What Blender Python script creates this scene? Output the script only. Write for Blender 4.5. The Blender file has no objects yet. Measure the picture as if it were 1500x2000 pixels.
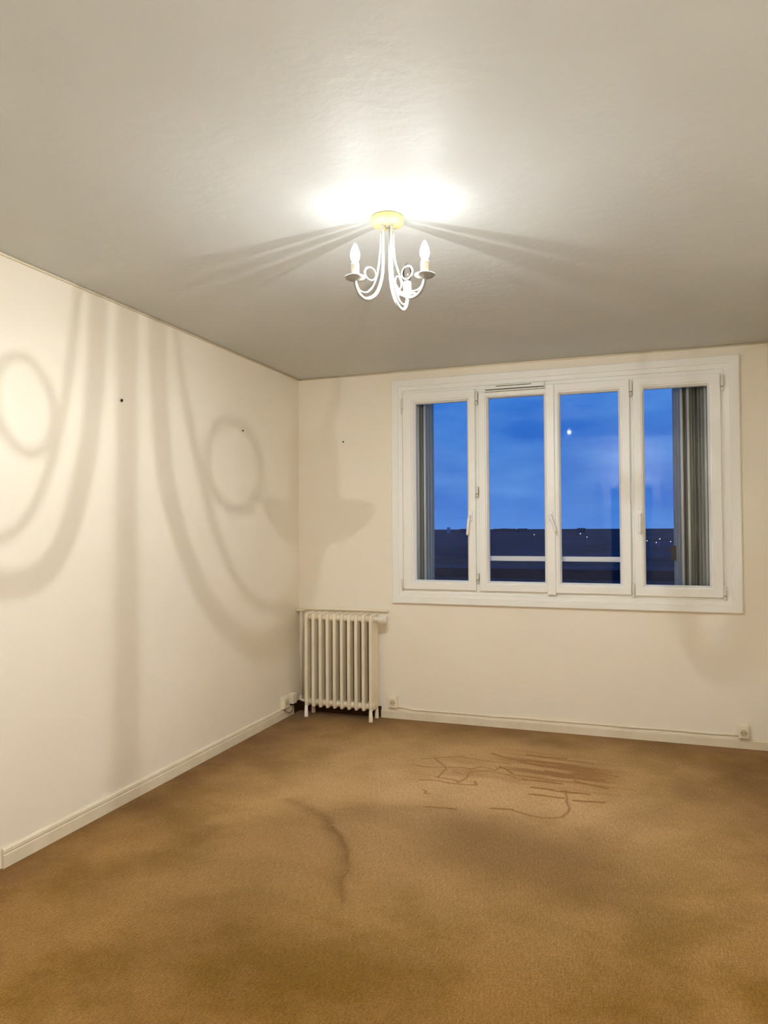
import bpy, bmesh, math, random
import numpy as np
from mathutils import Vector, Matrix

# ------------------------------------------------------------------ camera, sky, exposure
scene = bpy.context.scene
COL = scene.collection
W_ = 1500.0
cam_d = bpy.data.cameras.new('camera')
cam_d.sensor_fit = 'HORIZONTAL'
cam_d.sensor_width = 36.0
cam_d.lens = 1421.6 / W_ * 36.0
cam_d.clip_start = 0.05
cam_d.clip_end = 40000
cam = bpy.data.objects.new('camera', cam_d)
COL.objects.link(cam)
FWD = Vector((-0.33449745, 0.94213028, 0.02240537))
RGT = Vector((0.9423128, 0.3346903, -0.00538455))
UPV = Vector((0.0125718, -0.01931175, 0.99973447))
M = Matrix((RGT, UPV, -FWD)).transposed().to_4x4()
M.translation = Vector((2.4572655, -4.98888584, 1.36493186))
cam.matrix_world = M
scene.camera = cam

scene.view_settings.view_transform = 'Standard'
scene.view_settings.look = 'None'
scene.view_settings.gamma = 1.0
scene.view_settings.use_curve_mapping = False
scene.view_settings.exposure = 0.16
scene.cycles.use_denoising = True
scene.cycles.max_bounces = 16
scene.cycles.diffuse_bounces = 10
scene.cycles.glossy_bounces = 6
scene.cycles.transparent_max_bounces = 24
scene.cycles.sample_clamp_indirect = 40.0

LAMP_W = 44.0                 # each lit candle bulb
LAMP_COL = (0.955, 0.985, 1.0)
FILL_W = 43.0               # added fill lamp over the doorway, unseen behind the camera
SKY = 0.96


def lin(r, g, b):
    def f(c):
        c /= 255.0
        return c / 12.92 if c <= 0.04045 else ((c + 0.055) / 1.055) ** 2.4
    return (f(r), f(g), f(b), 1.0)


# dusk sky: gradient by elevation with long soft cloud bands
world = bpy.data.worlds.new('dusk_sky')
scene.world = world
world.use_nodes = True
nt = world.node_tree
nt.nodes.clear()
N = nt.nodes.new
out = N('ShaderNodeOutputWorld')
bg = N('ShaderNodeBackground')
tc = N('ShaderNodeTexCoord')
sep = N('ShaderNodeSeparateXYZ')
ramp = N('ShaderNodeValToRGB')
mp = N('ShaderNodeMapping')
mp.inputs['Scale'].default_value = (1.0, 1.0, 3.6)
no = N('ShaderNodeTexNoise')
no.inputs['Scale'].default_value = 4.0
no.inputs['Detail'].default_value = 6.0
no.inputs['Roughness'].default_value = 0.55
cr = N('ShaderNodeValToRGB')
mix = N('ShaderNodeMix')
mix.data_type = 'RGBA'
e = ramp.color_ramp.elements
e[0].position = 0.0
e[0].color = lin(60, 116, 206)
e[1].position = 0.30
e[1].color = lin(8, 110, 210)
x = e.new(0.08)
x.color = lin(34, 100, 194)
c = cr.color_ramp.elements
c[0].position = 0.38
c[0].color = (0, 0, 0, 1)
c[1].position = 0.72
c[1].color = (1, 1, 1, 1)
mul = N('ShaderNodeMath')
mul.operation = 'MULTIPLY'
mul.inputs[1].default_value = 0.9
nt.links.new(tc.outputs['Generated'], sep.inputs[0])
nt.links.new(sep.outputs['Z'], ramp.inputs[0])
nt.links.new(tc.outputs['Generated'], mp.inputs[0])
nt.links.new(mp.outputs[0], no.inputs['Vector'])
nt.links.new(no.outputs['Fac'], cr.inputs[0])
nt.links.new(cr.outputs[0], mul.inputs[0])
nt.links.new(mul.outputs[0], mix.inputs[0])
nt.links.new(ramp.outputs[0], mix.inputs[6])
mix.inputs[7].default_value = lin(90, 148, 222)
nt.links.new(mix.outputs[2], bg.inputs['Color'])
bg.inputs['Strength'].default_value = SKY
nt.links.new(bg.outputs[0], out.inputs[0])

random.seed(4)
rng = np.random.default_rng(7)


# ------------------------------------------------------------------ helpers
def tag(o, label=None, cat=None, group=None, kind=None):
    if label: o['label'] = label
    if cat: o['category'] = cat
    if group: o['group'] = group
    if kind: o['kind'] = kind
    return o


def empty(name, loc, label=None, cat=None, group=None, kind=None):
    o = bpy.data.objects.new(name, None)
    COL.objects.link(o)
    o.location = loc
    o.empty_display_size = 0.05
    return tag(o, label, cat, group, kind)


def abs_loc(o):
    v = Vector((0, 0, 0))
    while o is not None:
        v += o.location
        o = o.parent
    return v


class MB:
    """collects shapes in world coordinates, links them as one mesh object"""
    def __init__(self):
        self.bm = bmesh.new()

    def _merge(self, t):
        me = bpy.data.meshes.new('tmp')
        t.to_mesh(me)
        t.free()
        self.bm.from_mesh(me)
        bpy.data.meshes.remove(me)

    def box(self, x0, x1, y0, y1, z0, z1, bev=0.0, seg=2, mat=None):
        t = bmesh.new()
        vs = [t.verts.new((a, b, c)) for a in (x0, x1) for b in (y0, y1) for c in (z0, z1)]
        for f in ((0, 1, 3, 2), (4, 6, 7, 5), (0, 4, 5, 1), (2, 3, 7, 6), (0, 2, 6, 4), (1, 5, 7, 3)):
            t.faces.new([vs[i] for i in f])
        bmesh.ops.recalc_face_normals(t, faces=t.faces)
        if bev > 0:
            bmesh.ops.bevel(t, geom=list(t.edges), offset=bev, segments=seg, affect='EDGES', profile=0.5, clamp_overlap=True)
        if mat is not None:
            bmesh.ops.transform(t, matrix=mat, verts=t.verts)
        self._merge(t)
        return self

    def tube(self, pts, r, n=12, cap=True, closed=False):
        pts = [Vector(p) for p in pts]
        m = len(pts)
        rr = r if isinstance(r, (list, tuple)) else [r] * m
        t = bmesh.new()
        rings = []
        prev = None
        for i, p in enumerate(pts):
            if closed:
                d = (pts[(i + 1) % m] - pts[(i - 1) % m]).normalized()
            else:
                d = (pts[min(i + 1, m - 1)] - pts[max(i - 1, 0)]).normalized()
            if prev is None:
                a = Vector((0, 0, 1)) if abs(d.z) < 0.9 else Vector((1, 0, 0))
                u = d.cross(a).normalized()
            else:
                u = (prev - d * prev.dot(d)).normalized()
            prev = u
            v = d.cross(u)
            rings.append([t.verts.new(p + (u * math.cos(2 * math.pi * k / n) + v * math.sin(2 * math.pi * k / n)) * rr[i]) for k in range(n)])
        for i in range(m if closed else m - 1):
            a, b = rings[i], rings[(i + 1) % m]
            for k in range(n):
                f = t.faces.new((a[k], a[(k + 1) % n], b[(k + 1) % n], b[k]))
                f.smooth = True
        if cap and not closed:
            t.faces.new(list(reversed(rings[0])))
            t.faces.new(rings[-1])
        bmesh.ops.recalc_face_normals(t, faces=t.faces)
        self._merge(t)
        return self

    def lathe(self, prof, c, axis='Z', n=28, smooth=True):
        """prof: list of (r, h) along axis from c"""
        t = bmesh.new()
        c = Vector(c)
        ax = {'X': (Vector((1, 0, 0)), Vector((0, 1, 0)), Vector((0, 0, 1))),
              'Y': (Vector((0, 1, 0)), Vector((0, 0, 1)), Vector((1, 0, 0))),
              'Z': (Vector((0, 0, 1)), Vector((1, 0, 0)), Vector((0, 1, 0)))}[axis]
        rings = []
        for r, h in prof:
            if r < 1e-6:
                rings.append([t.verts.new(c + ax[0] * h)])
            else:
                rings.append([t.verts.new(c + ax[0] * h + (ax[1] * math.cos(2 * math.pi * k / n) + ax[2] * math.sin(2 * math.pi * k / n)) * r) for k in range(n)])
        for a, b in zip(rings, rings[1:]):
            for k in range(n):
                k2 = (k + 1) % n
                if len(a) == 1 and len(b) == 1:
                    continue
                if len(a) == 1:
                    f = t.faces.new((a[0], b[k2], b[k]))
                elif len(b) == 1:
                    f = t.faces.new((a[k], a[k2], b[0]))
                else:
                    f = t.faces.new((a[k], a[k2], b[k2], b[k]))
                f.smooth = smooth
        if len(rings[0]) > 1:
            t.faces.new(list(reversed(rings[0])))
        if len(rings[-1]) > 1:
            t.faces.new(rings[-1])
        bmesh.ops.recalc_face_normals(t, faces=t.faces)
        self._merge(t)
        return self

    def ring(self, outer, inner, prof):
        """mitred rectangular frame in the xz plane. outer/inner = (x0,x1,z0,z1); prof = closed list of (t, y)"""
        t = bmesh.new()
        loops = []
        for f, y in prof:
            a = [o + (i - o) * f for o, i in zip(outer, inner)]
            loops.append([t.verts.new(p) for p in ((a[0], y, a[2]), (a[1], y, a[2]), (a[1], y, a[3]), (a[0], y, a[3]))])
        m = len(loops)
        for i in range(m):
            A, B = loops[i], loops[(i + 1) % m]
            for k in range(4):
                t.faces.new((A[k], A[(k + 1) % 4], B[(k + 1) % 4], B[k]))
        bmesh.ops.recalc_face_normals(t, faces=t.faces)
        self._merge(t)
        return self

    def extrude(self, prof, a, b, u, v):
        """prof = closed list of (pu, pv) in axes u, v swept from point a to point b"""
        t = bmesh.new()
        a, b, u, v = Vector(a), Vector(b), Vector(u), Vector(v)
        A = [t.verts.new(a + u * p + v * q) for p, q in prof]
        B = [t.verts.new(b + u * p + v * q) for p, q in prof]
        n = len(prof)
        for k in range(n):
            t.faces.new((A[k], A[(k + 1) % n], B[(k + 1) % n], B[k]))
        t.faces.new(list(reversed(A)))
        t.faces.new(B)
        bmesh.ops.recalc_face_normals(t, faces=t.faces)
        self._merge(t)
        return self

    def build(self, name, mat, parent=None, label=None):
        me = bpy.data.meshes.new(name)
        if parent is not None:
            o0 = abs_loc(parent)
            bmesh.ops.translate(self.bm, vec=-o0, verts=self.bm.verts)
            loc = None
        else:
            cs = [v.co for v in self.bm.verts]
            loc = Vector(((min(c.x for c in cs) + max(c.x for c in cs)) / 2, (min(c.y for c in cs) + max(c.y for c in cs)) / 2, min(c.z for c in cs)))
            bmesh.ops.translate(self.bm, vec=-loc, verts=self.bm.verts)
        self.bm.to_mesh(me)
        self.bm.free()
        me.materials.append(mat)
        o = bpy.data.objects.new(name, me)
        COL.objects.link(o)
        if parent is not None:
            o.parent = parent
        else:
            o.location = loc
        if label: o['label'] = label
        return o


def smooth_pts(ctrl, k=6):
    """Catmull-Rom through control points"""
    P = [Vector(p) for p in ctrl]
    P = [P[0] * 2 - P[1]] + P + [P[-1] * 2 - P[-2]]
    res = []
    for i in range(1, len(P) - 2):
        a, b, c_, d = P[i - 1:i + 3]
        for s in range(k):
            t = s / k
            res.append(0.5 * ((2 * b) + (c_ - a) * t + (2 * a - 5 * b + 4 * c_ - d) * t * t + (3 * b - a - 3 * c_ + d) * t ** 3))
    res.append(P[-2])
    return res


# ------------------------------------------------------------------ materials
def principled(name, col, rough=0.6, spec=0.4, metal=0.0):
    m = bpy.data.materials.new(name)
    m.use_nodes = True
    b = m.node_tree.nodes['Principled BSDF']
    b.inputs['Base Color'].default_value = col
    b.inputs['Roughness'].default_value = rough
    b.inputs['Specular IOR Level'].default_value = spec
    b.inputs['Metallic'].default_value = metal
    return m


def plaster(name, col, col2, nscale, bump, bscale, rough=0.7, spec=0.25):
    m = principled(name, col, rough, spec)
    t = m.node_tree
    b = t.nodes['Principled BSDF']
    co = t.nodes.new('ShaderNodeTexCoord')
    n1 = t.nodes.new('ShaderNodeTexNoise')
    n1.inputs['Scale'].default_value = nscale
    n1.inputs['Detail'].default_value = 4
    r = t.nodes.new('ShaderNodeValToRGB')
    r.color_ramp.elements[0].position = 0.35
    r.color_ramp.elements[0].color = col2
    r.color_ramp.elements[1].position = 0.65
    r.color_ramp.elements[1].color = col
    n2 = t.nodes.new('ShaderNodeTexNoise')
    n2.inputs['Scale'].default_value = bscale
    n2.inputs['Detail'].default_value = 3
    bp = t.nodes.new('ShaderNodeBump')
    bp.inputs['Strength'].default_value = bump
    bp.inputs['Distance'].default_value = 0.01
    t.links.new(co.outputs['Object'], n1.inputs['Vector'])
    t.links.new(co.outputs['Object'], n2.inputs['Vector'])
    t.links.new(n1.outputs['Fac'], r.inputs[0])
    t.links.new(r.outputs[0], b.inputs['Base Color'])
    t.links.new(n2.outputs['Fac'], bp.inputs['Height'])
    t.links.new(bp.outputs[0], b.inputs['Normal'])
    return m


MAT = {}
MAT['wall'] = plaster('cream_wall_paint', lin(240, 233, 219), lin(237, 229, 212), 1.3, 0.04, 60)
MAT['ceiling'] = plaster('ceiling_paint', lin(208, 211, 210), lin(202, 205, 203), 0.8, 0.18, 20, 0.6, 0.25)
MAT['trim'] = plaster('baseboard_paint', lin(232, 222, 200), lin(222, 211, 186), 6, 0.1, 40, 0.5, 0.35)
MAT['pvc'] = principled('white_pvc', lin(240, 240, 235), 0.35, 0.4)
MAT['pvc_shade'] = principled('pvc_slot', lin(96, 90, 78), 0.6, 0.3)
MAT['hinge'] = principled('hinge_metal', lin(215, 212, 202), 0.35, 0.5, 0.1)
MAT['radiator'] = plaster('radiator_enamel', lin(238, 228, 206), lin(232, 221, 197), 9, 0.05, 50, 0.38, 0.45)
MAT['dust_shade'] = principled('dust_and_gap_shade', lin(128, 104, 70), 0.85, 0.15)  # dust brown with the shade between radiator sections painted in
MAT['foot'] = principled('radiator_foot_paint', lin(243, 238, 228), 0.4, 0.4)
MAT['valve'] = principled('valve_plastic', lin(236, 230, 218), 0.3, 0.5)
MAT['socket'] = principled('socket_plastic', lin(236, 227, 205), 0.3, 0.45)
MAT['dark'] = principled('dark_recess', lin(40, 34, 28), 0.8, 0.2)
MAT['cable'] = principled('cable_sheath', lin(205, 192, 165), 0.5, 0.4)
MAT['cord'] = principled('grey_cord', lin(120, 108, 86), 0.5, 0.4)
MAT['lamp_metal'] = principled('white_lacquered_metal', lin(160, 159, 152), 0.35, 0.5)
MAT['canopy'] = principled('cream_lacquered_metal', lin(214, 202, 140), 0.35, 0.5)
MAT['sleeve'] = principled('candle_sleeve_plastic', lin(240, 234, 218), 0.5, 0.4)
MAT['shutter'] = principled('grey_shutter_steel', lin(150, 152, 142), 0.55, 0.4)
MAT['shutter_edge'] = principled('pale_shutter_steel', lin(205, 208, 200), 0.5, 0.4)
MAT['rail'] = principled('white_guard_rail', lin(225, 225, 222), 0.45, 0.4)
MAT['concrete'] = principled('facade_concrete', lin(150, 148, 142), 0.9, 0.2)
MAT['door'] = principled('white_door_paint', lin(236, 231, 220), 0.4, 0.4)
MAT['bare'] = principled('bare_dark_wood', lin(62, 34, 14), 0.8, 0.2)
MAT['pale_far'] = principled('pale_distant_concrete', lin(150, 165, 190), 0.9, 0.1)
MAT['nail'] = principled('dark_nail', lin(48, 40, 32), 0.5, 0.4, 0.5)
MAT['far_wall'] = principled('distant_building_wall', lin(58, 72, 96), 0.9, 0.1)
MAT['far_roof'] = principled('distant_roof', lin(30, 38, 54), 0.9, 0.1)
MAT['pole'] = principled('lamp_post_steel', lin(80, 84, 92), 0.6, 0.3)


def emission(name, col, s):
    m = bpy.data.materials.new(name)
    m.use_nodes = True
    t = m.node_tree
    t.nodes.clear()
    o = t.nodes.new('ShaderNodeOutputMaterial')
    em = t.nodes.new('ShaderNodeEmission')
    em.inputs[0].default_value = col
    em.inputs[1].default_value = s
    t.links.new(em.outputs[0], o.inputs[0])
    return m


MAT['street_light'] = emission('street_light_glow', (0.85, 0.9, 1.0, 1), 2.2)

# glowing bulb envelope: lets the lamp inside shine through
m = bpy.data.materials.new('lit_bulb_glass')
m.use_nodes = True
t = m.node_tree
t.nodes.clear()
o_ = t.nodes.new('ShaderNodeOutputMaterial')
em = t.nodes.new('ShaderNodeEmission')
em.inputs[0].default_value = (1, 0.93, 0.82, 1)
em.inputs[1].default_value = 14.0
tr = t.nodes.new('ShaderNodeBsdfTransparent')
mx = t.nodes.new('ShaderNodeMixShader')
mx.inputs[0].default_value = 0.12
t.links.new(tr.outputs[0], mx.inputs[1])
t.links.new(em.outputs[0], mx.inputs[2])
t.links.new(mx.outputs[0], o_.inputs[0])
MAT['bulb_on'] = m


def glass(name, gain, tint=(1, 1, 1, 1), ior=1.45):
    m = bpy.data.materials.new(name)
    m.use_nodes = True
    t = m.node_tree
    t.nodes.clear()
    o = t.nodes.new('ShaderNodeOutputMaterial')
    tr = t.nodes.new('ShaderNodeBsdfTransparent')
    tr.inputs[0].default_value = tint
    gl = t.nodes.new('ShaderNodeBsdfGlossy')
    gl.inputs['Roughness'].default_value = 0.015
    fr = t.nodes.new('ShaderNodeFresnel')
    fr.inputs[0].default_value = ior
    mu = t.nodes.new('ShaderNodeMath')
    mu.operation = 'MULTIPLY'
    mu.use_clamp = True
    mu.inputs[1].default_value = gain
    mx = t.nodes.new('ShaderNodeMixShader')
    t.links.new(fr.outputs[0], mu.inputs[0])
    t.links.new(mu.outputs[0], mx.inputs[0])
    t.links.new(tr.outputs[0], mx.inputs[1])
    t.links.new(gl.outputs[0], mx.inputs[2])
    t.links.new(mx.outputs[0], o.inputs[0])
    return m


MAT['pane'] = glass('double_glazing', 0.62)
MAT['bulb_off'] = glass('clear_bulb_glass', 1.6, (0.93, 0.93, 0.93, 1))

# carpet: attribute driven stains and wear, noise pile
m = bpy.data.materials.new('brown_carpet')
m.use_nodes = True
t = m.node_tree
b = t.nodes['Principled BSDF']
b.inputs['Roughness'].default_value = 0.95
b.inputs['Specular IOR Level'].default_value = 0.05
b.inputs['Sheen Weight'].default_value = 0.15
co = t.nodes.new('ShaderNodeTexCoord')


def noise(scale, detail=4, rough=0.6, sc=None):
    n = t.nodes.new('ShaderNodeTexNoise')
    n.inputs['Scale'].default_value = scale
    n.inputs['Detail'].default_value = detail
    n.inputs['Roughness'].default_value = rough
    if sc:
        mp_ = t.nodes.new('ShaderNodeMapping')
        mp_.inputs['Scale'].default_value = sc
        mp_.inputs['Rotation'].default_value = (0, 0, 0.35)
        t.links.new(co.outputs['Object'], mp_.inputs[0])
        t.links.new(mp_.outputs[0], n.inputs['Vector'])
    else:
        t.links.new(co.outputs['Object'], n.inputs['Vector'])
    return n


def mixrgb(a, bb, f, mode='MIX'):
    x = t.nodes.new('ShaderNodeMix')
    x.data_type = 'RGBA'
    x.blend_type = mode
    for s, v in ((0, f), (6, a), (7, bb)):
        if isinstance(v, (tuple, float, int)):
            x.inputs[s].default_value = v
        else:
            t.links.new(v, x.inputs[s])
    return x.outputs[2]


def rampf(src, lo, hi):
    r = t.nodes.new('ShaderNodeMapRange')
    r.inputs[1].default_value = lo
    r.inputs[2].default_value = hi
    t.links.new(src, r.inputs[0])
    return r.outputs[0]


C_BASE, C_OLIVE, C_WORN, C_DIRT, C_RUST = lin(168, 129, 66), lin(142, 106, 24), lin(200, 164, 116), lin(110, 71, 10), lin(138, 86, 0)
at = t.nodes.new('ShaderNodeAttribute')
at.attribute_name = 'wear'
sp = t.nodes.new('ShaderNodeSeparateColor')
t.links.new(at.outputs['Color'], sp.inputs[0])
n_big = noise(2.2, 5, 0.6)
col = mixrgb(C_BASE, C_OLIVE, rampf(n_big.outputs['Fac'], 0.44, 0.60))
col = mixrgb(col, C_WORN, sp.outputs['Blue'])
col = mixrgb(col, C_DIRT, sp.outputs['Green'])
col = mixrgb(col, C_RUST, sp.outputs['Red'])
n_f = noise(130, 4, 0.8)
n_s = noise(26, 5, 0.75, (7, 1, 1))
fib = mixrgb((0.55, 0.54, 0.50, 1), (1.42, 1.42, 1.46, 1), rampf(n_f.outputs['Fac'], 0.3, 0.7))
stk = mixrgb((0.80, 0.79, 0.74, 1), (1.18, 1.18, 1.22, 1), rampf(n_s.outputs['Fac'], 0.35, 0.65))
col = mixrgb(col, fib, 0.9, 'MULTIPLY')
col = mixrgb(col, stk, 1.0, 'MULTIPLY')
t.links.new(col, b.inputs['Base Color'])
bp = t.nodes.new('ShaderNodeBump')
bp.inputs['Strength'].default_value = 0.5
bp.inputs['Distance'].default_value = 0.004
t.links.new(n_f.outputs['Fac'], bp.inputs['Height'])
t.links.new(bp.outputs[0], b.inputs['Normal'])
MAT['carpet'] = m

# outdoor ground at dusk: dark tree cover and roofs
m = principled('dusk_landscape', lin(52, 58, 78), 0.95, 0.1)
t = m.node_tree
b = t.nodes['Principled BSDF']
co = t.nodes.new('ShaderNodeTexCoord')
n1 = noise(0.008, 6, 0.7, (1, 0.25, 1))
t.links.new(mixrgb(lin(16, 24, 44), lin(40, 52, 84), rampf(n1.outputs['Fac'], 0.4, 0.65)), b.inputs['Base Color'])
MAT['land'] = m

# ------------------------------------------------------------------ room shell
H = 2.5
RX = 3.194            # right wall
BY = -5.3             # wall behind the camera
WT = 0.28             # outer wall thickness
OX0, OX1, OZ0, OZ1 = 0.80, 2.985, 0.875, 2.385     # window opening


def struct(o, label, cat):
    return tag(o, label, cat, kind='structure')


b = MB()
b.box(-0.15, OX0, 0, WT, 0, H).box(OX1, RX + 0.15, 0, WT, 0, H)
b.box(OX0, OX1, 0, WT, 0, OZ0).box(OX0, OX1, 0, WT, OZ1, H)
struct(b.build('wall_back', MAT['wall']), 'cream painted wall around the white four-part window', 'wall')
struct(MB().box(-0.15, 0, BY - 0.15, 0, 0, H).build('wall_left', MAT['wall']), 'cream painted wall with curved lamp shadows on it', 'wall')
struct(MB().box(RX, RX + 0.15, BY - 0.15, 0, 0, H).build('wall_right', MAT['wall']), 'cream painted wall meeting the window wall at the far right edge', 'wall')
DX0, DX1, DZ = 1.987, 2.62, 1.915      # doorway behind the camera
b = MB()
b.box(0, DX0, BY - 0.12, BY, 0, H).box(DX1, RX, BY - 0.12, BY, 0, H).box(DX0, DX1, BY - 0.12, BY, DZ, H)
struct(b.build('wall_front', MAT['wall']), 'cream wall with the doorway, seen only reflected in the window', 'wall')
struct(MB().box(-0.15, RX + 0.15, BY - 0.15, WT, H, H + 0.2).build('ceiling', MAT['ceiling']), 'off-white slightly textured painted ceiling', 'ceiling')

# dark corridor beyond the doorway
b = MB()
b.box(1.2, 1.3, BY - 2.4, BY - 0.15, 0, H).box(3.0, 3.1, BY - 2.4, BY - 0.15, 0, H).box(1.2, 3.1, BY - 2.5, BY - 2.4, 0, H)
struct(b.build('wall_corridor', MAT['wall']), 'unlit corridor wall beyond the doorway', 'wall')
struct(MB().box(1.2, 3.1, BY - 2.5, BY - 0.15, H, H + 0.1).build('ceiling_corridor', MAT['ceiling']), 'unlit corridor ceiling beyond the doorway', 'ceiling')
struct(MB().box(1.2, 3.1, BY - 2.5, BY - 0.15, -0.1, 0).build('floor_corridor', MAT['door']), 'corridor floor beyond the doorway', 'floor')

# doorway: frame and an open leaf
d = empty('door_1', (2.25, BY, 0), 'white doorway with its door open, reflected in the right-hand panes', 'door', kind='structure')
b = MB()
b.box(DX0 - 0.08, DX0, BY, BY + 0.02, 0, DZ + 0.075, 0.004).box(DX1, DX1 + 0.08, BY, BY + 0.02, 0, DZ + 0.075, 0.004).box(DX0, DX1, BY, BY + 0.02, DZ, DZ + 0.075, 0.004)
b.box(DX0, DX0 + 0.03, BY - 0.13, BY, 0, DZ, 0.003).box(DX1 - 0.03, DX1, BY - 0.13, BY, 0, DZ, 0.003).box(DX0, DX1, BY - 0.13, BY, DZ - 0.03, DZ, 0.003)
b.build('door_frame', MAT['door'], d)
rot = Matrix.Translation((DX1 - 0.035, BY - 0.125, 0)) @ Matrix.Rotation(math.radians(76), 4, 'Z')
leaf = MB().box(-0.60, 0, -0.04, 0, 0.01, 1.88, 0.003, mat=rot)
leaf = leaf.build('door_leaf', MAT['door'], d)

# carpet floor: one mesh, finer where the stains are
xs = np.unique(np.round(np.concatenate([np.arange(0, 1.10, 0.025), np.arange(1.10, 2.42, 0.005), np.arange(2.42, RX, 0.025), [RX]]), 4))
ys = np.unique(np.round(np.concatenate([np.arange(BY - 0.15, -3.2, 0.06), np.arange(-3.2, -1.62, 0.02), np.arange(-1.62, -0.5, 0.005), np.arange(-0.5, 0, 0.02), [0.0]]), 4))
XX, YY = np.meshgrid(xs, ys)
nx, ny = len(xs), len(ys)


def seg_dist(X, Y, pl):
    d = np.full(X.shape, 9.0)
    for (ax, ay), (bx, by) in zip(pl, pl[1:]):
        vx, vy = bx - ax, by - ay
        tt = np.clip(((X - ax) * vx + (Y - ay) * vy) / (vx * vx + vy * vy + 1e-9), 0, 1)
        d = np.minimum(d, np.hypot(X - ax - tt * vx, Y - ay - tt * vy))
    return d


def vnoise(X, Y, sc, seed):
    r = np.random.default_rng(seed)
    g = r.random((64, 64))
    x, y = X * sc + 100.3, Y * sc + 100.7
    xi, yi = np.floor(x).astype(int), np.floor(y).astype(int)
    fx, fy = x - xi, y - yi
    fx, fy = fx * fx * (3 - 2 * fx), fy * fy * (3 - 2 * fy)
    G = lambda a, c_: g[a % 64, c_ % 64]
    return (G(xi, yi) * (1 - fx) + G(xi + 1, yi) * fx) * (1 - fy) + (G(xi, yi + 1) * (1 - fx) + G(xi + 1, yi + 1) * fx) * fy


def fbm(X, Y, sc, seed):
    return (vnoise(X, Y, sc, seed) + 0.5 * vnoise(X, Y, sc * 2.1, seed + 1) + 0.25 * vnoise(X, Y, sc * 4.3, seed + 2)) / 1.75


SCRIB = [[(1.743, -1.447), (1.836, -1.433), (1.886, -1.448), (1.944, -1.471), (1.992, -1.486), (2.05, -1.47), (2.086, -1.448), (2.102, -1.386), (2.104, -1.32), (2.087, -1.259), (2.067, -1.075)], [(1.437, -1.536), (1.524, -1.521), (1.59, -1.521)], [(1.357, -1.31), (1.382, -1.332), (1.383, -1.368), (1.405, -1.368)], [(1.184, -0.942), (1.237, -0.955), (1.369, -0.94), (1.463, -0.894), (1.526, -0.917), (1.57, -0.858), (1.628, -0.868), (1.66, -0.887), (1.677, -0.828)], [(1.282, -0.799), (1.371, -0.91), (1.39, -0.963), (1.382, -1.109), (1.484, -1.129), (1.508, -1.156), (1.533, -1.072), (1.528, -0.966), (1.567, -0.933), (1.636, -0.909), (1.716, -0.94), (1.776, -0.976), (1.832, -0.993), (1.952, -0.971), (1.996, -0.983)], [(1.433, -0.963), (1.504, -1.026)], [(1.208, -0.823), (1.296, -0.777), (1.411, -0.716), (1.453, -0.725), (1.524, -0.733), (1.624, -0.747), (1.719, -0.747)], [(1.294, -1.174), (1.383, -1.163), (1.477, -1.176), (1.531, -1.174), (1.606, -1.154), (1.587, -1.108)], [(1.585, -0.598), (1.661, -0.638), (1.744, -0.669), (1.817, -0.713), (1.905, -0.745), (2.014, -0.738), (2.123, -0.746), (2.229, -0.759), (2.316, -0.78)], [(1.676, -0.822), (1.718, -0.852), (1.756, -0.912)], [(1.783, -0.548), (2.014, -0.552)], [(1.724, -0.666), (1.907, -0.683)], [(1.858, -0.668), (2.182, -0.711)], [(1.923, -0.813), (2.182, -0.852)], [(1.976, -0.881), (2.151, -0.89)], [(1.831, -0.985), (2.032, -0.997)], [(1.891, -1.097), (2.001, -1.097)], [(1.917, -1.1), (2.15, -1.109)], [(1.896, -1.194), (2.061, -1.199)], [(2.05, -1.093), (2.182, -1.11)], [(2.093, -0.923), (2.265, -0.983)], [(2.118, -1.214), (2.259, -1.201)], [(2.148, -0.85), (2.251, -0.87)]]
JX = XX + 0.012 * (fbm(XX, YY, 14, 5) - 0.5)
JY = YY + 0.030 * (fbm(XX, YY, 10, 9) - 0.5)
rust = np.zeros_like(XX)
fine = (XX > 1.08) & (XX < 2.44) & (YY > -1.64) & (YY < -0.48)
for i, pl in enumerate(SCRIB):
    dd = seg_dist(JX[fine], JY[fine], pl)
    wdt, amp = (0.008, 0.75) if i < 8 else (0.012, 0.9)
    if i == 0: amp = 0.7
    v = amp * np.clip(1.3 - dd / wdt, 0, 1)
    rust[fine] = np.maximum(rust[fine], v)
# smeared brush strokes of the same stain
streak = fbm(XX * 0.9 + YY * 0.12, YY * 9.0 + XX * 0.5, 3.0, 21)
msk = np.exp(-(((XX - 2.0) / 0.33) ** 4 + ((YY + 0.80 + 0.15 * (XX - 2.0)) / 0.30) ** 4))
msk2 = np.exp(-(((XX - 1.42) / 0.26) ** 4 + ((YY + 0.93) / 0.2) ** 4))
rust = np.maximum(rust, 0.75 * msk * np.clip((streak - 0.50) * 8.0, 0, 1))
rust = np.maximum(rust, 0.30 * msk * np.clip((streak - 0.30) * 4.0, 0, 1))
rust = np.maximum(rust, 0.38 * msk2 * np.clip((streak - 0.50) * 4.5, 0, 1))

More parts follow.
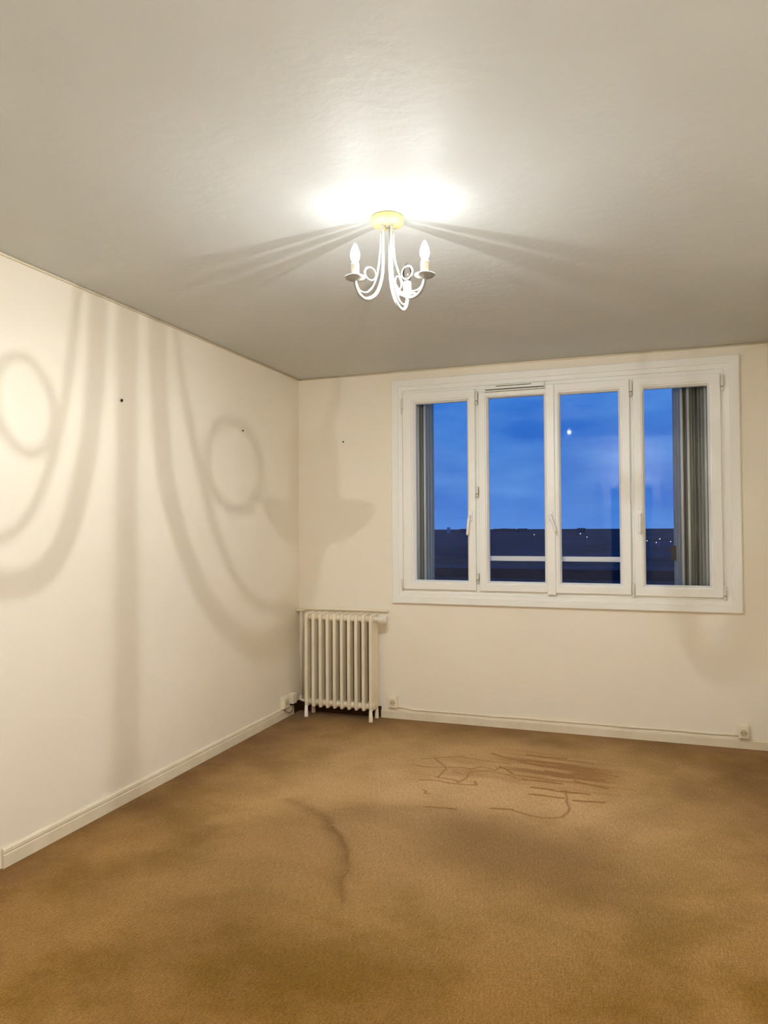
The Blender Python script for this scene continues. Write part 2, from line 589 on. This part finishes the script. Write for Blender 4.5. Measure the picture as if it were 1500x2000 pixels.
n1 = fbm(XX, YY, 1.6, 31)
n2 = fbm(XX, YY, 6.0, 41)
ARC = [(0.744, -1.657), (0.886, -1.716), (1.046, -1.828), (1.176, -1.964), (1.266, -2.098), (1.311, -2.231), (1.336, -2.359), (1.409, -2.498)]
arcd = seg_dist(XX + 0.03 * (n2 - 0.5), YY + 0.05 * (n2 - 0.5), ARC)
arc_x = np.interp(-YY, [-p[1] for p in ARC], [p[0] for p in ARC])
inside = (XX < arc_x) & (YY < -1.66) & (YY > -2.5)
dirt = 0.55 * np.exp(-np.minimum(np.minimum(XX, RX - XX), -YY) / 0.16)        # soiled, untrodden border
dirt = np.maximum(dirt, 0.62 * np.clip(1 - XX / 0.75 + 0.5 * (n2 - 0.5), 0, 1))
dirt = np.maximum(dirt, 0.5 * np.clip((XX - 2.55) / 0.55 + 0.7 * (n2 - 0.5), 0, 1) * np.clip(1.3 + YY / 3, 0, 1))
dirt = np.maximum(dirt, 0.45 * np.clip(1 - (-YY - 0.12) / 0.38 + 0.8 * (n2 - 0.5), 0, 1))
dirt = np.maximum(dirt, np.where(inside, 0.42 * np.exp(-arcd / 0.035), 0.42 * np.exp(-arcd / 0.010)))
patch = np.exp(-(((XX - 1.95 - 0.1 * (n2 - .5)) / 0.42) ** 4 + ((YY + 1.93 + 0.25 * (XX - 1.95)) / 0.26) ** 4))
dirt = np.maximum(dirt, 0.30 * patch * np.clip(0.6 + n2, 0, 1))
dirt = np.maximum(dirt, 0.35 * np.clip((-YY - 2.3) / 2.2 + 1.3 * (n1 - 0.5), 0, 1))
worn = np.clip(1.2 - np.hypot((XX - 1.6) / 1.45, (YY + 1.35) / 1.35), 0, 1) * (0.6 + 0.6 * n2)
worn = np.maximum(worn, 0.75 * np.exp(-(((XX - 2.25) / 0.5) ** 2 + ((YY + 1.45) / 0.5) ** 2)))
worn = np.maximum(worn, 0.45 * np.exp(-(((XX - 0.95) / 0.4) ** 2 + ((YY + 2.3) / 0.5) ** 2)))
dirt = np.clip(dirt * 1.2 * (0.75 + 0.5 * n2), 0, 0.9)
worn = np.clip(worn, 0, 0.9) * (1 - 0.8 * np.clip(dirt, 0, 1))
me = bpy.data.meshes.new('floor')
verts = np.stack([XX, YY, np.zeros_like(XX)], -1).reshape(-1, 3)
idx = np.arange(nx * ny).reshape(ny, nx)
quads = np.stack([idx[:-1, :-1], idx[:-1, 1:], idx[1:, 1:], idx[1:, :-1]], -1).reshape(-1, 4)
me.vertices.add(len(verts))
me.vertices.foreach_set('co', verts.astype(np.float32).ravel())
me.loops.add(quads.size)
me.loops.foreach_set('vertex_index', quads.astype(np.int32).ravel())
me.polygons.add(len(quads))
me.polygons.foreach_set('loop_start', np.arange(0, quads.size, 4, dtype=np.int32))
me.update()
me.validate()
att = me.attributes.new('wear', 'FLOAT_COLOR', 'POINT')
att.data.foreach_set('color', np.stack([np.clip(rust, 0, 1), np.clip(dirt, 0, 1), worn, np.ones_like(rust)], -1).astype(np.float32).ravel())
me.materials.append(MAT['carpet'])
fl = bpy.data.objects.new('floor', me)
COL.objects.link(fl)
struct(fl, 'worn brown carpet with orange-brown smeared stains near the window', 'carpet')

# baseboards: flat board, groove, small bead
prof = [(0, 0), (0.013, 0), (0.013, 0.050), (0.010, 0.053), (0.010, 0.057), (0.013, 0.060), (0.012, 0.072), (0.006, 0.078), (0, 0.079)]
b = MB().extrude(prof, (0, -2.71, 0), (0, -0.115, 0), (1, 0, 0), (0, 0, 1))
struct(b.build('baseboard_left', MAT['trim']), 'cream baseboard with a bead along the left wall', 'baseboard')
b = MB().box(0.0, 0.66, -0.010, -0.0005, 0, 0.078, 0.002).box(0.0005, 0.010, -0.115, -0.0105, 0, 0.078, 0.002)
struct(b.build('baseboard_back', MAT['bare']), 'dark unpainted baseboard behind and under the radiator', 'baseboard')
b = MB().extrude([(p, q) for p, q in prof], (0, BY, 0), (0, -3.65, 0), (1, 0, 0), (0, 0, 1))
struct(b.build('baseboard_left', MAT['trim']), 'cream baseboard along the left wall behind the viewer', 'baseboard')
prof2 = [(0, 0), (0.014, 0), (0.014, 0.048), (0.011, 0.053), (0.0, 0.055)]
b = MB().extrude(prof2, (0.66, 0, 0), (RX, 0, 0), (0, -1, 0), (0, 0, 1))
struct(b.build('baseboard_back', MAT['trim']), 'cream baseboard below the window wall, right of the radiator', 'baseboard')
b = MB().extrude(prof, (RX, BY, 0), (RX, -0.02, 0), (-1, 0, 0), (0, 0, 1))
struct(b.build('baseboard_right', MAT['trim']), 'cream baseboard along the right wall', 'baseboard')
# thin bead where the walls meet the ceiling
b = MB().tube([(0.006, BY, H - 0.006), (0.006, -0.006, H - 0.006)], 0.006, 6)
struct(b.build('trim_1', MAT['trim']), 'thin pale bead between left wall and ceiling', 'trim')
b = MB().tube([(0.0, -0.006, H - 0.006), (RX, -0.006, H - 0.006)], 0.006, 6)
struct(b.build('trim_2', MAT['trim']), 'thin pale bead between window wall and ceiling', 'trim')

# ------------------------------------------------------------------ window
w = empty('window_1', (1.89, 0, 0.83), 'white four-pane window with dusk sky behind the glass', 'window', kind='structure')
b = MB().ring((0.755, 3.033, 0.829, 2.432), (0.90, 2.872, 0.965, 2.290),
              [(0, 0.0), (0, -0.027), (0.03, -0.030), (0.34, -0.030), (0.36, -0.023), (0.56, -0.023), (0.58, -0.014), (1, -0.014), (1, 0.0)])
b.build('casing', MAT['pvc'], w)
b = MB().ring((0.801, 2.984, 0.876, 2.384), (0.905, 2.868, 0.970, 2.288), [(0, 0.0005), (1, 0.0005), (1, 0.065), (0, 0.065)])
b.box(1.345, 1.425, -0.006, 0.063, 0.965, 2.292, 0.002).box(2.352, 2.442, -0.006, 0.063, 0.965, 2.292, 0.002)
b.build('frame', MAT['pvc'], w)

SP = [(0, 0.02), (0, -0.038), (0.04, -0.042), (0.70, -0.042), (0.74, -0.036), (0.82, -0.0355), (1.0, -0.012), (1.0, 0.02)]
SASH = [((0.845, 1.372, 0.932, 2.330), (0.934, 1.310, 0.997, 2.252)),
        ((1.397, 1.890, 0.930, 2.297), (1.460, 1.837, 0.996, 2.260)),
        ((1.890, 2.386, 0.928, 2.322), (1.946, 2.317, 0.995, 2.254)),
        ((2.408, 2.924, 0.923, 2.322), (2.475, 2.850, 0.993, 2.254))]
SL = ['narrow left-hand sash', 'second sash under the air vent', 'third sash with the slanted handle beside it', 'right-hand sash']
sashes = []
TILT = (0.0, -0.50, -0.22, 0.0)      # panes never sit perfectly parallel in their sashes
for (o_, i_), l in zip(SASH, SL):
    s = MB().ring(o_, i_, SP).build('sash', MAT['pvc'], w)
    sashes.append(s)
    cx_ = (i_[0] + i_[1]) / 2
    tl = Matrix.Translation((cx_, 0.005, 0)) @ Matrix.Rotation(math.radians(TILT[len(sashes) - 1]), 4, 'Z') @ Matrix.Translation((-cx_, -0.005, 0))
    MB().box(i_[0] - 0.012, i_[1] + 0.012, -0.004, 0.014, i_[2] - 0.012, i_[3] + 0.012, mat=tl).build('pane', MAT['pane'], s)
# astragal covering the joint of the middle pair
MB().box(1.856, 1.912, -0.056, -0.0415, 0.915, 2.325, 0.006, 3).build('meeting_stile', MAT['pvc'], w)


def handle(x, ztop, zbot, y, tilt, parent):
    b = MB().box(x - 0.014, x + 0.014, y - 0.010, y + 0.001, ztop - 0.045, ztop + 0.025, 0.005, 3)
    dx = tilt
    b.tube(smooth_pts([(x, y - 0.006, ztop - 0.008), (x, y - 0.030, ztop - 0.008), (x + dx * 0.1, y - 0.044, ztop - 0.016),
                       (x + dx * 0.5, y - 0.046, (ztop + zbot) / 2), (x + dx, y - 0.040, zbot)], 5), [0.0085] * 12 + [0.0095] * 8 + [0.008], 10)
    return b.build('handle', MAT['pvc'], parent)


handle(1.336, 1.455, 1.315, -0.042, -0.014, sashes[0])
handle(1.884, 1.452, 1.335, -0.056, 0.034, sashes[1])
handle(2.443, 1.452, 1.322, -0.042, -0.002, sashes[3])


def hinge(x, z0, z1, parent, y=-0.038):
    b = MB()
    zm = z0 + (z1 - z0) * 0.28
    b.box(x - 0.009, x + 0.009, y - 0.012, y + 0.016, zm, z1, 0.004, 3)
    b.box(x - 0.007, x + 0.007, y - 0.008, y + 0.016, z0, zm - 0.004, 0.003, 2)
    return b.build('hinge', MAT['hinge'], parent)


for x, z0, z1, k in ((0.838, 0.925, 1.0, 0), (0.842, 2.19, 2.29, 0), (1.384, 0.99, 1.05, 1), (1.384, 2.22, 2.31, 1), (1.384, 1.58, 1.65, 1),
                     (2.397, 0.915, 1.0, 2), (2.396, 2.215, 2.31, 2), (2.932, 0.912, 1.0, 3), (2.934, 2.21, 2.31, 3)):
    hinge(x, z0, z1, sashes[k])
v = MB().box(1.440, 1.846, -0.040, -0.014, 2.318, 2.345, 0.003)
v.box(1.440, 1.846, -0.050, -0.014, 2.300, 2.309, 0.003)
v = v.build('air_vent', MAT['pvc'], w)
MB().box(1.446, 1.840, -0.030, -0.0145, 2.308, 2.319).build('slot', MAT['pvc_shade'], v, 'dark air slot')
MB().box(1.52, 1.76, -0.0415, -0.0395, 2.333, 2.338).build('slot', MAT['pvc_shade'], v, 'dark air slot')

# exterior: guard rail, folded shutters
g = empty('guard_rail', (1.9, 0.09, 1.13), 'white horizontal guard rail outside the two middle panes', 'guard rail')
MB().box(1.392, 2.397, 0.075, 0.105, 1.133, 1.167, 0.004).build('rail', MAT['rail'], g)
for x in (1.385, 2.392):
    MB().box(x - 0.012, x + 0.018, 0.060, 0.11, 1.10, 1.20, 0.003).build('bracket', MAT['rail'], g)


def leaf_box(xa, ya, xb, yb, th, z0, z1, name, mat, parent):
    d = Vector((xb - xa, yb - ya, 0))
    L = d.length
    rot = Matrix.Translation((xa, ya, 0)) @ Matrix.Rotation(math.atan2(d.y, d.x), 4, 'Z')
    b = MB().box(0, L, -th / 2, th / 2, z0, z1, 0.003, mat=rot)
    for k in range(1, 3):          # pressed ribs
        b.box(L * k / 3 - 0.012, L * k / 3 + 0.012, -th / 2 - 0.004, th / 2 + 0.004, z0 + 0.05, z1 - 0.05, 0.003, mat=rot)
    return b.build(name, mat, parent)


sl = empty('folding_shutter', (0.9, 0.19, 0.90), 'grey folded metal shutter outside the left edge of the window', 'shutter', 'folded metal shutters either side of the window')
def accordion(pts, parent):
    for k, ((xa, ya), (xb, yb)) in enumerate(zip(pts, pts[1:])):
        leaf_box(xa, ya, xb, yb, 0.013, 0.90, 2.36, 'shutter_leaf', MAT['shutter'], parent)
        if k % 2 == 0:
            MB().tube([(xb, yb - 0.004, 0.91), (xb, yb - 0.004, 2.35)], 0.0085, 10).build('hinge_rod', MAT['shutter_edge'], parent)


accordion([(0.984, 0.272), (0.972, 0.088), (0.945, 0.268), (0.922, 0.088), (0.892, 0.268), (0.866, 0.088), (0.83, 0.268)], sl)
sr = empty('folding_shutter', (2.8, 0.19, 0.90), 'grey folded metal shutter with a latch outside the right edge of the window', 'shutter', 'folded metal shutters either side of the window')
accordion([(2.660, 0.272), (2.702, 0.088), (2.722, 0.268), (2.742, 0.088), (2.800, 0.268), (2.846, 0.088), (2.885, 0.268), (2.90, 0.088), (2.97, 0.268)], sr)
MB().box(2.636, 2.672, 0.20, 0.215, 1.14, 1.24, 0.003).box(2.610, 2.645, 0.20, 0.215, 1.205, 1.222, 0.003).build('latch', MAT['nail'], sr)
struct(MB().box(OX0, OX1, 0.066, WT + 0.06, 0.845, 0.897, 0.004).build('trim_3', MAT['concrete']), 'exterior concrete sill below the window', 'sill')

# ------------------------------------------------------------------ radiator
RXA, RPITCH, RN = 0.136, 0.0556, 10
RY0, RY1 = -0.163, -0.040       # front and rear column centres
RZ0, RZ1 = 0.072, 0.752
r = empty('radiator', (0.386, -0.10, 0), 'cream cast iron column radiator standing in the corner under the window wall', 'radiator')


def section(x, last):
    b = MB()
    hw = 0.0125
    for y in (RY0, RY1):
        pts = [(x, y, RZ0 + 0.004), (x, y, RZ0 + 0.014), (x, y, RZ0 + 0.05), (x, y, RZ1 - 0.05), (x, y, RZ1 - 0.012), (x, y, RZ1 - 0.003)]
        b.tube(pts, [0.006, 0.0115, 0.0125, 0.0125, 0.0115, 0.006], 12)
    # flat webs between the columns
    b.box(x - 0.0105, x + 0.0105, RY0, RY1 if last else -0.098, RZ0 + 0.02, RZ1 - 0.02, 0.003)
    # rounded head and foot bridging the columns
    b.box(x - 0.0125, x + 0.0125, RY0 - 0.008, RY1 + 0.008, RZ1 - 0.055, RZ1, 0.011, 3)
    b.box(x - 0.0125, x + 0.0125, RY0 - 0.008, RY1 + 0.008, RZ0, RZ0 + 0.055, 0.011, 3)
    return b


secs = []
for i in range(RN):
    sx_ = RXA + i * RPITCH
    secs.append(section(sx_, i == RN - 1).build('section', MAT['radiator'], r))
    if i < RN - 1:
        MB().box(sx_ - 0.0095, sx_ + 0.0095, -0.0982, RY1 - 0.004, RZ0 + 0.055, RZ1 - 0.055, 0.002).build('rear_web', MAT['dust_shade'], secs[-1], 'rear web coloured with dust and gap shade')
for z in (RZ0 + 0.032, RZ1 - 0.032):
    MB().tube([(RXA - 0.012, (RY0 + RY1) / 2 - 0.03, z), (RXA + (RN - 1) * RPITCH + 0.02, (RY0 + RY1) / 2 - 0.03, z)], 0.022, 16).build('hub', MAT['radiator'], r)
MB().box(RXA, RXA + (RN - 1) * RPITCH, RY1 - 0.03, RY1 - 0.015, 0.40, 0.425, 0.003).build('spacer', MAT['radiator'], r)
for x in (RXA, RXA + (RN - 1) * RPITCH):
    for y in (RY0, RY1):
        MB().tube([(x, y, 0.0), (x, y, 0.008), (x, y, 0.085)], [0.0155, 0.0155, 0.011], 14).build('leg', MAT['foot'] if (x < 0.3 and y == RY0) else MAT['radiator'], r)
# thermostat valve at the upper right
vx, vy, vz = RXA + (RN - 1) * RPITCH + 0.018, (RY0 + RY1) / 2 - 0.03, RZ1 - 0.030
va = MB().lathe([(0.013, 0), (0.013, 0.022), (0.017, 0.024), (0.017, 0.036), (0.012, 0.038), (0.012, 0.044)], (vx, vy, vz), 'X', 16, False).build('valve', MAT['valve'], r)
kb = MB().lathe([(0.018, 0.036), (0.030, 0.040), (0.032, 0.056), (0.027, 0.060), (0.032, 0.064), (0.031, 0.088), (0.022, 0.096), (0.0, 0.097)], (vx, vy, vz), 'X', 14, False)
kb.build('knob', MAT['valve'], va)
# pipes in the corner
MB().tube([(0.036, -0.036, 0.12), (0.036, -0.036, 0.60), (0.036, -0.036, 0.752)], 0.013, 14).build('riser_pipe', MAT['radiator'], r)
MB().tube(smooth_pts([(0.010, -0.020, 0.765), (0.05, -0.020, 0.765), (0.4, -0.018, 0.768), (0.72, -0.016, 0.768)], 6), 0.009, 12).build('supply_pipe', MAT['radiator'], r)
MB().tube(smooth_pts([(0.036, -0.036, 0.13), (0.036, -0.05, 0.11), (0.06, -0.10, 0.105), (0.125, -0.13, 0.104)], 6), 0.010, 12).build('return_pipe', MAT['radiator'], r)
MB().box(0.002, 0.070, -0.060, -0.012, 0.750, 0.762, 0.003).build('pipe_collar', MAT['radiator'], r)

# ------------------------------------------------------------------ sockets, plug, cables


def socket_y(cx, z0, z1, hw, dep, label, extra=False):
    s = empty('wall_socket', (cx, 0, z0), label, 'socket', 'cream surface sockets along the baseboards')
    MB().box(cx - hw, cx + hw, -dep, -0.0005, z0, z1, 0.005, 3).build('box', MAT['socket'], s)
    MB().box(cx - hw * 0.88, cx + hw * 0.88, -dep - 0.004, -dep + 0.001, z0 + 0.004, z1 - 0.012, 0.002).build('faceplate', MAT['socket'], s)
    zc = (z0 + z1) / 2 - 0.004
    b = MB().lathe([(0.0, 0.0055), (0.0175, 0.0055), (0.0195, 0.0), (0.0205, 0.0)], (cx, -dep - 0.0065, zc), 'Y', 24)
    b.build('outlet', MAT['cable'], s)
    b = MB()
    for dx in (-0.0095, 0.0095):
        b.lathe([(0.0, 0), (0.003, 0), (0.003, 0.002), (0, 0.002)], (cx + dx, -dep - 0.0085, zc), 'Y', 10)
    b.build('pin_holes', MAT['dark'], s)
    return s


socket_y(0.756, 0.079, 0.162, 0.032, 0.034, 'cream wall socket just right of the radiator')
socket_y(3.024, 0.066, 0.150, 0.030, 0.040, 'cream wall socket at the far right end of the window wall')

s = empty('wall_socket', (0, -0.265, 0.075), 'cream wall socket on the left wall next to the plug', 'socket', 'cream surface sockets along the baseboards')
MB().box(0.0005, 0.030, -0.310, -0.222, 0.075, 0.160, 0.005, 3).build('box', MAT['socket'], s)
MB().box(0.029, 0.034, -0.304, -0.228, 0.081, 0.150, 0.002).build('faceplate', MAT['socket'], s)
MB().lathe([(0.0205, 0.0), (0.0195, 0.0), (0.0175, -0.004), (0.0, -0.004)], (0.0385, -0.266, 0.116), 'X', 24).build('outlet', MAT['cable'], s)
s2 = empty('junction_box', (0, -0.15, 0.08), 'small cream plug box on the left wall in the radiator corner', 'plug')
MB().box(0.0005, 0.040, -0.180, -0.120, 0.086, 0.160, 0.004, 3).build('housing', MAT['socket'], s2)
MB().box(0.004, 0.036, -0.176, -0.124, 0.076, 0.087, 0.002).build('cord_grip', MAT['dark'], s2)
c = MB().tube(smooth_pts([(0.016, -0.285, 0.0745), (0.022, -0.275, 0.060), (0.030, -0.235, 0.036), (0.030, -0.19, 0.034), (0.024, -0.155, 0.052), (0.020, -0.15, 0.0755)], 6), 0.0032, 8)
tag(c.build('power_cord', MAT['cord']), 'short grey cord looping between socket and plug in the corner', 'cord')

pts = [(0.790, -0.008, 0.078)]
zz = {0.83: 0.077, 0.90: 0.068, 0.97: 0.067, 1.2: 0.0685, 1.5: 0.068, 1.7: 0.071, 1.85: 0.069, 2.1: 0.071, 2.35: 0.069, 2.6: 0.072, 2.8: 0.070, 2.94: 0.073, 2.996: 0.075}
for x_, z_ in zz.items():
    pts.append((x_, -0.0075, z_))
c = MB().tube(smooth_pts([(a_, b_, c_ + 0.004) for a_, b_, c_ in pts], 5), 0.005, 8)
tag(c.build('cable', MAT['trim']), 'long cream cable along the top of the window wall baseboard', 'cable')

# ------------------------------------------------------------------ nails left in the walls
for (x_, y_, z_), ax, lb, rad in (((0, -2.003, 2.013), 'X', 'dark nail in the left wall inside the broad lamp shadow', 0.008),
                             ((0, -0.829, 2.008), 'X', 'dark nail in the left wall nearer the corner', 0.006),
                             ((0.37, 0, 2.009), 'Y', 'dark nail in the window wall left of the window', 0.006)):
    s_ = -1 if ax == 'Y' else 1
    b = MB().lathe([(0.002, 0.0), (0.002, 0.006 * s_), (rad, 0.006 * s_), (rad * 0.9, 0.0085 * s_), (0, 0.009 * s_)], (x_, y_, z_), ax, 12)
    tag(b.build('nail', MAT['nail']), lb, 'nail', 'nails left in the walls')

# ------------------------------------------------------------------ chandelier
CX, CY = 1.5923, -2.5006
ch = empty('chandelier', (CX, CY, H), 'white three-arm candle chandelier hanging from the ceiling, two bulbs lit', 'chandelier')
b = MB().lathe([(0.0, 0.0), (0.056, 0.0), (0.060, -0.004), (0.061, -0.018), (0.057, -0.026), (0.048, -0.030), (0.016, -0.031), (0.0, -0.031)], (CX, CY, H), 'Z', 40)
b.build('canopy', MAT['canopy'], ch, 'cream round canopy')
b = MB().lathe([(0, -0.028), (0.008, -0.029), (0.009, -0.036), (0.005, -0.040), (0, -0.041)], (CX, CY, H), 'Z', 16)
b.build('screw_cap', MAT['hinge'], ch)
PLATES = [Vector((1.510, -2.6121, 2.2466)), Vector((1.7492, -2.5542, 2.2453)), Vector((1.6212, -2.3541, 2.2512))]
LIT = [True, True, False]
AL = ['arm towards the left wall', 'arm towards the right wall', 'arm towards the window']
bulbs = []
for P, lit, al in zip(PLATES, LIT, AL):
    dv = Vector((P.x - CX, P.y - CY, 0))
    R = dv.length
    dv.normalize()

    def at(rr, z):
        return (CX + dv.x * rr, CY + dv.y * rr, z)
    q = R / 0.145
    zp = P.z
    dz = zp - 2.25
    main = [at(0.021, H - 0.028), at(0.0205, 2.42), at(0.0205, 2.36), at(0.0215, 2.31), at(0.029, 2.262), at(0.051 * q, 2.217 + dz), at(0.082 * q, 2.193 + dz),
            at(0.108 * q, 2.189 + dz), at(0.130 * q, 2.203 + dz), at(0.142 * q, 2.226 + dz), at(R, zp - 0.004)]
    arm = MB().tube(smooth_pts(main, 6), 0.0062, 12).build('arm', MAT['lamp_metal'], ch)
    sec = [at(0.0285, 2.44), at(0.030, 2.385), at(0.036, 2.33), at(0.049 * q, 2.28 + dz), at(0.066 * q, 2.240 + dz), at(0.088 * q, 2.216 + dz), at(0.112 * q, 2.210 + dz), at(0.131 * q, 2.218 + dz), at(R - 0.006, 2.236 + dz)]
    MB().tube(smooth_pts(sec, 6), 0.0030, 8).build('scroll', MAT['lamp_metal'], arm)
    rc, rz, rr = 0.0778 * q, 2.282 + dz, 0.023
    ringp = [at(rc + rr * math.cos(a), rz + rr * math.sin(a)) for a in [2 * math.pi * k / 32 for k in range(32)]]
    MB().tube(ringp, 0.0028, 8, closed=True).build('ring', MAT['lamp_metal'], arm)
    MB().lathe([(0.0, -0.006), (0.010, -0.006), (0.014, -0.002), (0.030, 0.0), (0.036, 0.006), (0.0365, 0.008), (0.030, 0.0035), (0.012, 0.003), (0, 0.003)], (P.x, P.y, zp), 'Z', 32).build('drip_plate', MAT['lamp_metal'], arm)
    cb = zp + 0.003
    MB().lathe([(0.0, 0), (0.0145, 0), (0.0145, 0.050), (0.0135, 0.052), (0.0, 0.052)], (P.x, P.y, cb), 'Z', 20).build('candle_sleeve', MAT['sleeve'], arm)
    bb = cb + 0.052
    bl = MB().lathe([(0.0, 0.0), (0.0095, 0.0), (0.0105, 0.006), (0.0165, 0.020), (0.0178, 0.030), (0.0165, 0.042), (0.012, 0.056), (0.006, 0.068), (0.002, 0.074), (0, 0.075)], (P.x, P.y, bb), 'Z', 24)
    bl.build('bulb', MAT['bulb_on'] if lit else MAT['bulb_off'], arm, 'glowing bulb' if lit else 'unlit clear bulb')
    if lit:
        L = bpy.data.lights.new('bulb_light', 'POINT')
        L.energy = LAMP_W
        L.color = LAMP_COL
        L.shadow_soft_size = 0.003
        # bulb output shaped by hand: dimmed upwards to shrink the ceiling hot spot
        L.use_nodes = True
        lt = L.node_tree
        le = next(n for n in lt.nodes if n.type == 'EMISSION')
        ltc = lt.nodes.new('ShaderNodeTexCoord')
        lsp = lt.nodes.new('ShaderNodeSeparateXYZ')
        lmr = lt.nodes.new('ShaderNodeValToRGB')
        lmr.color_ramp.interpolation = 'B_SPLINE'
        le_ = lmr.color_ramp.elements
        le_[0].position = 0.34
        le_[0].color = (1, 1, 1, 1)
        le_[1].position = 0.84
        le_[1].color = (0.05, 0.05, 0.05, 1)
        for p_, v_ in ((0.42, 0.76), (0.50, 0.43), (0.60, 0.35), (0.66, 0.19), (0.74, 0.07)):
            le_.new(p_).color = (v_, v_, v_, 1)
        lma = lt.nodes.new('ShaderNodeMath')
        lma.operation = 'MULTIPLY_ADD'
        lma.inputs[1].default_value = 0.5
        lma.inputs[2].default_value = 0.5
        lt.links.new(ltc.outputs['Normal'], lsp.inputs[0])
        lt.links.new(lsp.outputs['Z'], lma.inputs[0])
        lt.links.new(lma.outputs[0], lmr.inputs[0])
        lt.links.new(lmr.outputs[0], le.inputs['Strength'])
        lo = bpy.data.objects.new('bulb_light', L)
        COL.objects.link(lo)
        lo.parent = ch
        lo.location = Vector((P.x, P.y, bb + 0.028)) - Vector((CX, CY, H))

# ------------------------------------------------------------------ added fill lamp over the doorway (unseen, behind the camera)
SX, SY, SZ = 2.285, BY + 0.10, 2.075
wl = empty('fill_lamp', (SX, BY, SZ), 'round opal fill lamp added above the doorway', 'fill lamp')
MB().lathe([(0.0, 0.0), (0.055, 0.0), (0.055, 0.010), (0.045, 0.018), (0.016, 0.022), (0.014, 0.045), (0.0, 0.045)], (SX, BY, SZ), 'Y', 28).build('back_plate', MAT['lamp_metal'], wl)
GR = 0.06
MB().lathe([(0.0 if k in (0, 16) else GR * math.sin(math.pi * k / 16), -GR * math.cos(math.pi * k / 16)) for k in range(17)], (SX, SY, SZ), 'Z', 28).build(
    'globe', emission('fill_globe_glow', LAMP_COL + (1,), FILL_W / (math.pi * 4 * math.pi * GR * GR)), wl, 'glowing opal globe of the added fill lamp')

# ------------------------------------------------------------------ outdoors at dusk
GZ = -29.0
b = MB()
b.bm.free()
b.bm = bmesh.new()
vs = [b.bm.verts.new(p_) for p_ in ((-15000, 20, GZ), (15000, 20, GZ), (15000, 14000, GZ), (-15000, 14000, GZ))]
b.bm.faces.new(vs)
struct(b.build('ground', MAT['land']), 'dark wooded landscape reaching to the dusk horizon', 'ground')


def building(x, y, wx, wy, h, label, z=GZ, grp=None, step=False, wm='far_wall'):
    o = empty('distant_building', (x, y, z), label, 'building', grp)
    MB().box(x - wx / 2, x + wx / 2, y - wy / 2, y + wy / 2, z, z + h).build('walls', MAT[wm], o)
    MB().box(x - wx / 2 - 0.3, x + wx / 2 + 0.3, y - wy / 2 - 0.3, y + wy / 2 + 0.3, z + h, z + h + 0.8).build('roof', MAT['far_roof'], o)
    if step:
        MB().box(x - wx / 6, x + wx / 6, y - wy / 4, y + wy / 4, z + h + 0.8, z + h + 2.6).build('roof_cabin', MAT['far_wall'], o)
    return o


def px_dir(px):
    v = FWD * 1421.6 + RGT * (px - 750)
    return v.x / v.y


CAMX, CAMY = 2.457, -4.989


def far(px, D):
    return CAMX + px_dir(px) * D, CAMY + D


for px, D, wx, h, lb in ((876, 4200, 17, 33, 'tall pale tower on the horizon behind the left pane'),
                         (908, 4600, 70, 23, 'long low block on the horizon beside the left handle'),
                         (985, 5200, 160, 22, 'wide block on the horizon behind the second pane'),
                         (1020, 4500, 60, 24, 'small block on the horizon right of centre in the second pane'),
                         (1135, 4300, 45, 25, 'small block on the horizon left in the third pane')):
    x_, y_ = far(px, D)
    building(x_, y_, wx, 14, h, lb, grp='blocks on the horizon', step=wx > 150, wm='pale_far' if wx < 20 else 'far_wall')
# long flat-roofed block opposite, just below eye level
lb_ = building(10, 64, 150, 18, 26.2, 'long dark flat-roofed block just below the guard rail')
MB().box(-65, 85, 54.6, 55.0, GZ + 27.0, GZ + 27.25).box(-65, 85, 72.8, 73.2, GZ + 27.0, GZ + 27.3).build('parapet', MAT['far_wall'], lb_)


def street_lamp(px, D, hh, lb):
    x_, y_ = far(px, D)
    o = empty('street_lamp', (x_, y_, GZ), lb, 'street lamp', 'street lamps in the town below')
    s_ = D / 1421.6
    MB().tube([(x_, y_, GZ), (x_, y_, GZ + hh)], 0.25 * s_, 6).build('post', MAT['pole'], o)
    MB().lathe([(0, -0.9 * s_), (0.8 * s_, -0.4 * s_), (0.9 * s_, 0.2 * s_), (0, 0.9 * s_)], (x_, y_, GZ + hh + 0.7 * s_), 'Z', 8).build('lamp_head', MAT['street_light'], o)


for px, D, hh, lb in ((1043, 1500, 15, 'bright white lamp among the trees in the second pane'),
                      (1133, 1700, 15, 'left lamp of the close pair in the third pane'),
                      (1146, 1350, 12, 'right lamp of the close pair in the third pane'),
                      (1263, 1000, 12, 'pale lamp beside the right handle'),
                      (1281, 940, 11, 'dim lamp low in the right pane'),
                      (1288, 1150, 12, 'bright lamp in the middle of the right pane'),
                      (1309, 1000, 11, 'lamp close to the folded shutter in the right pane')):
    street_lamp(px, D, hh, lb)
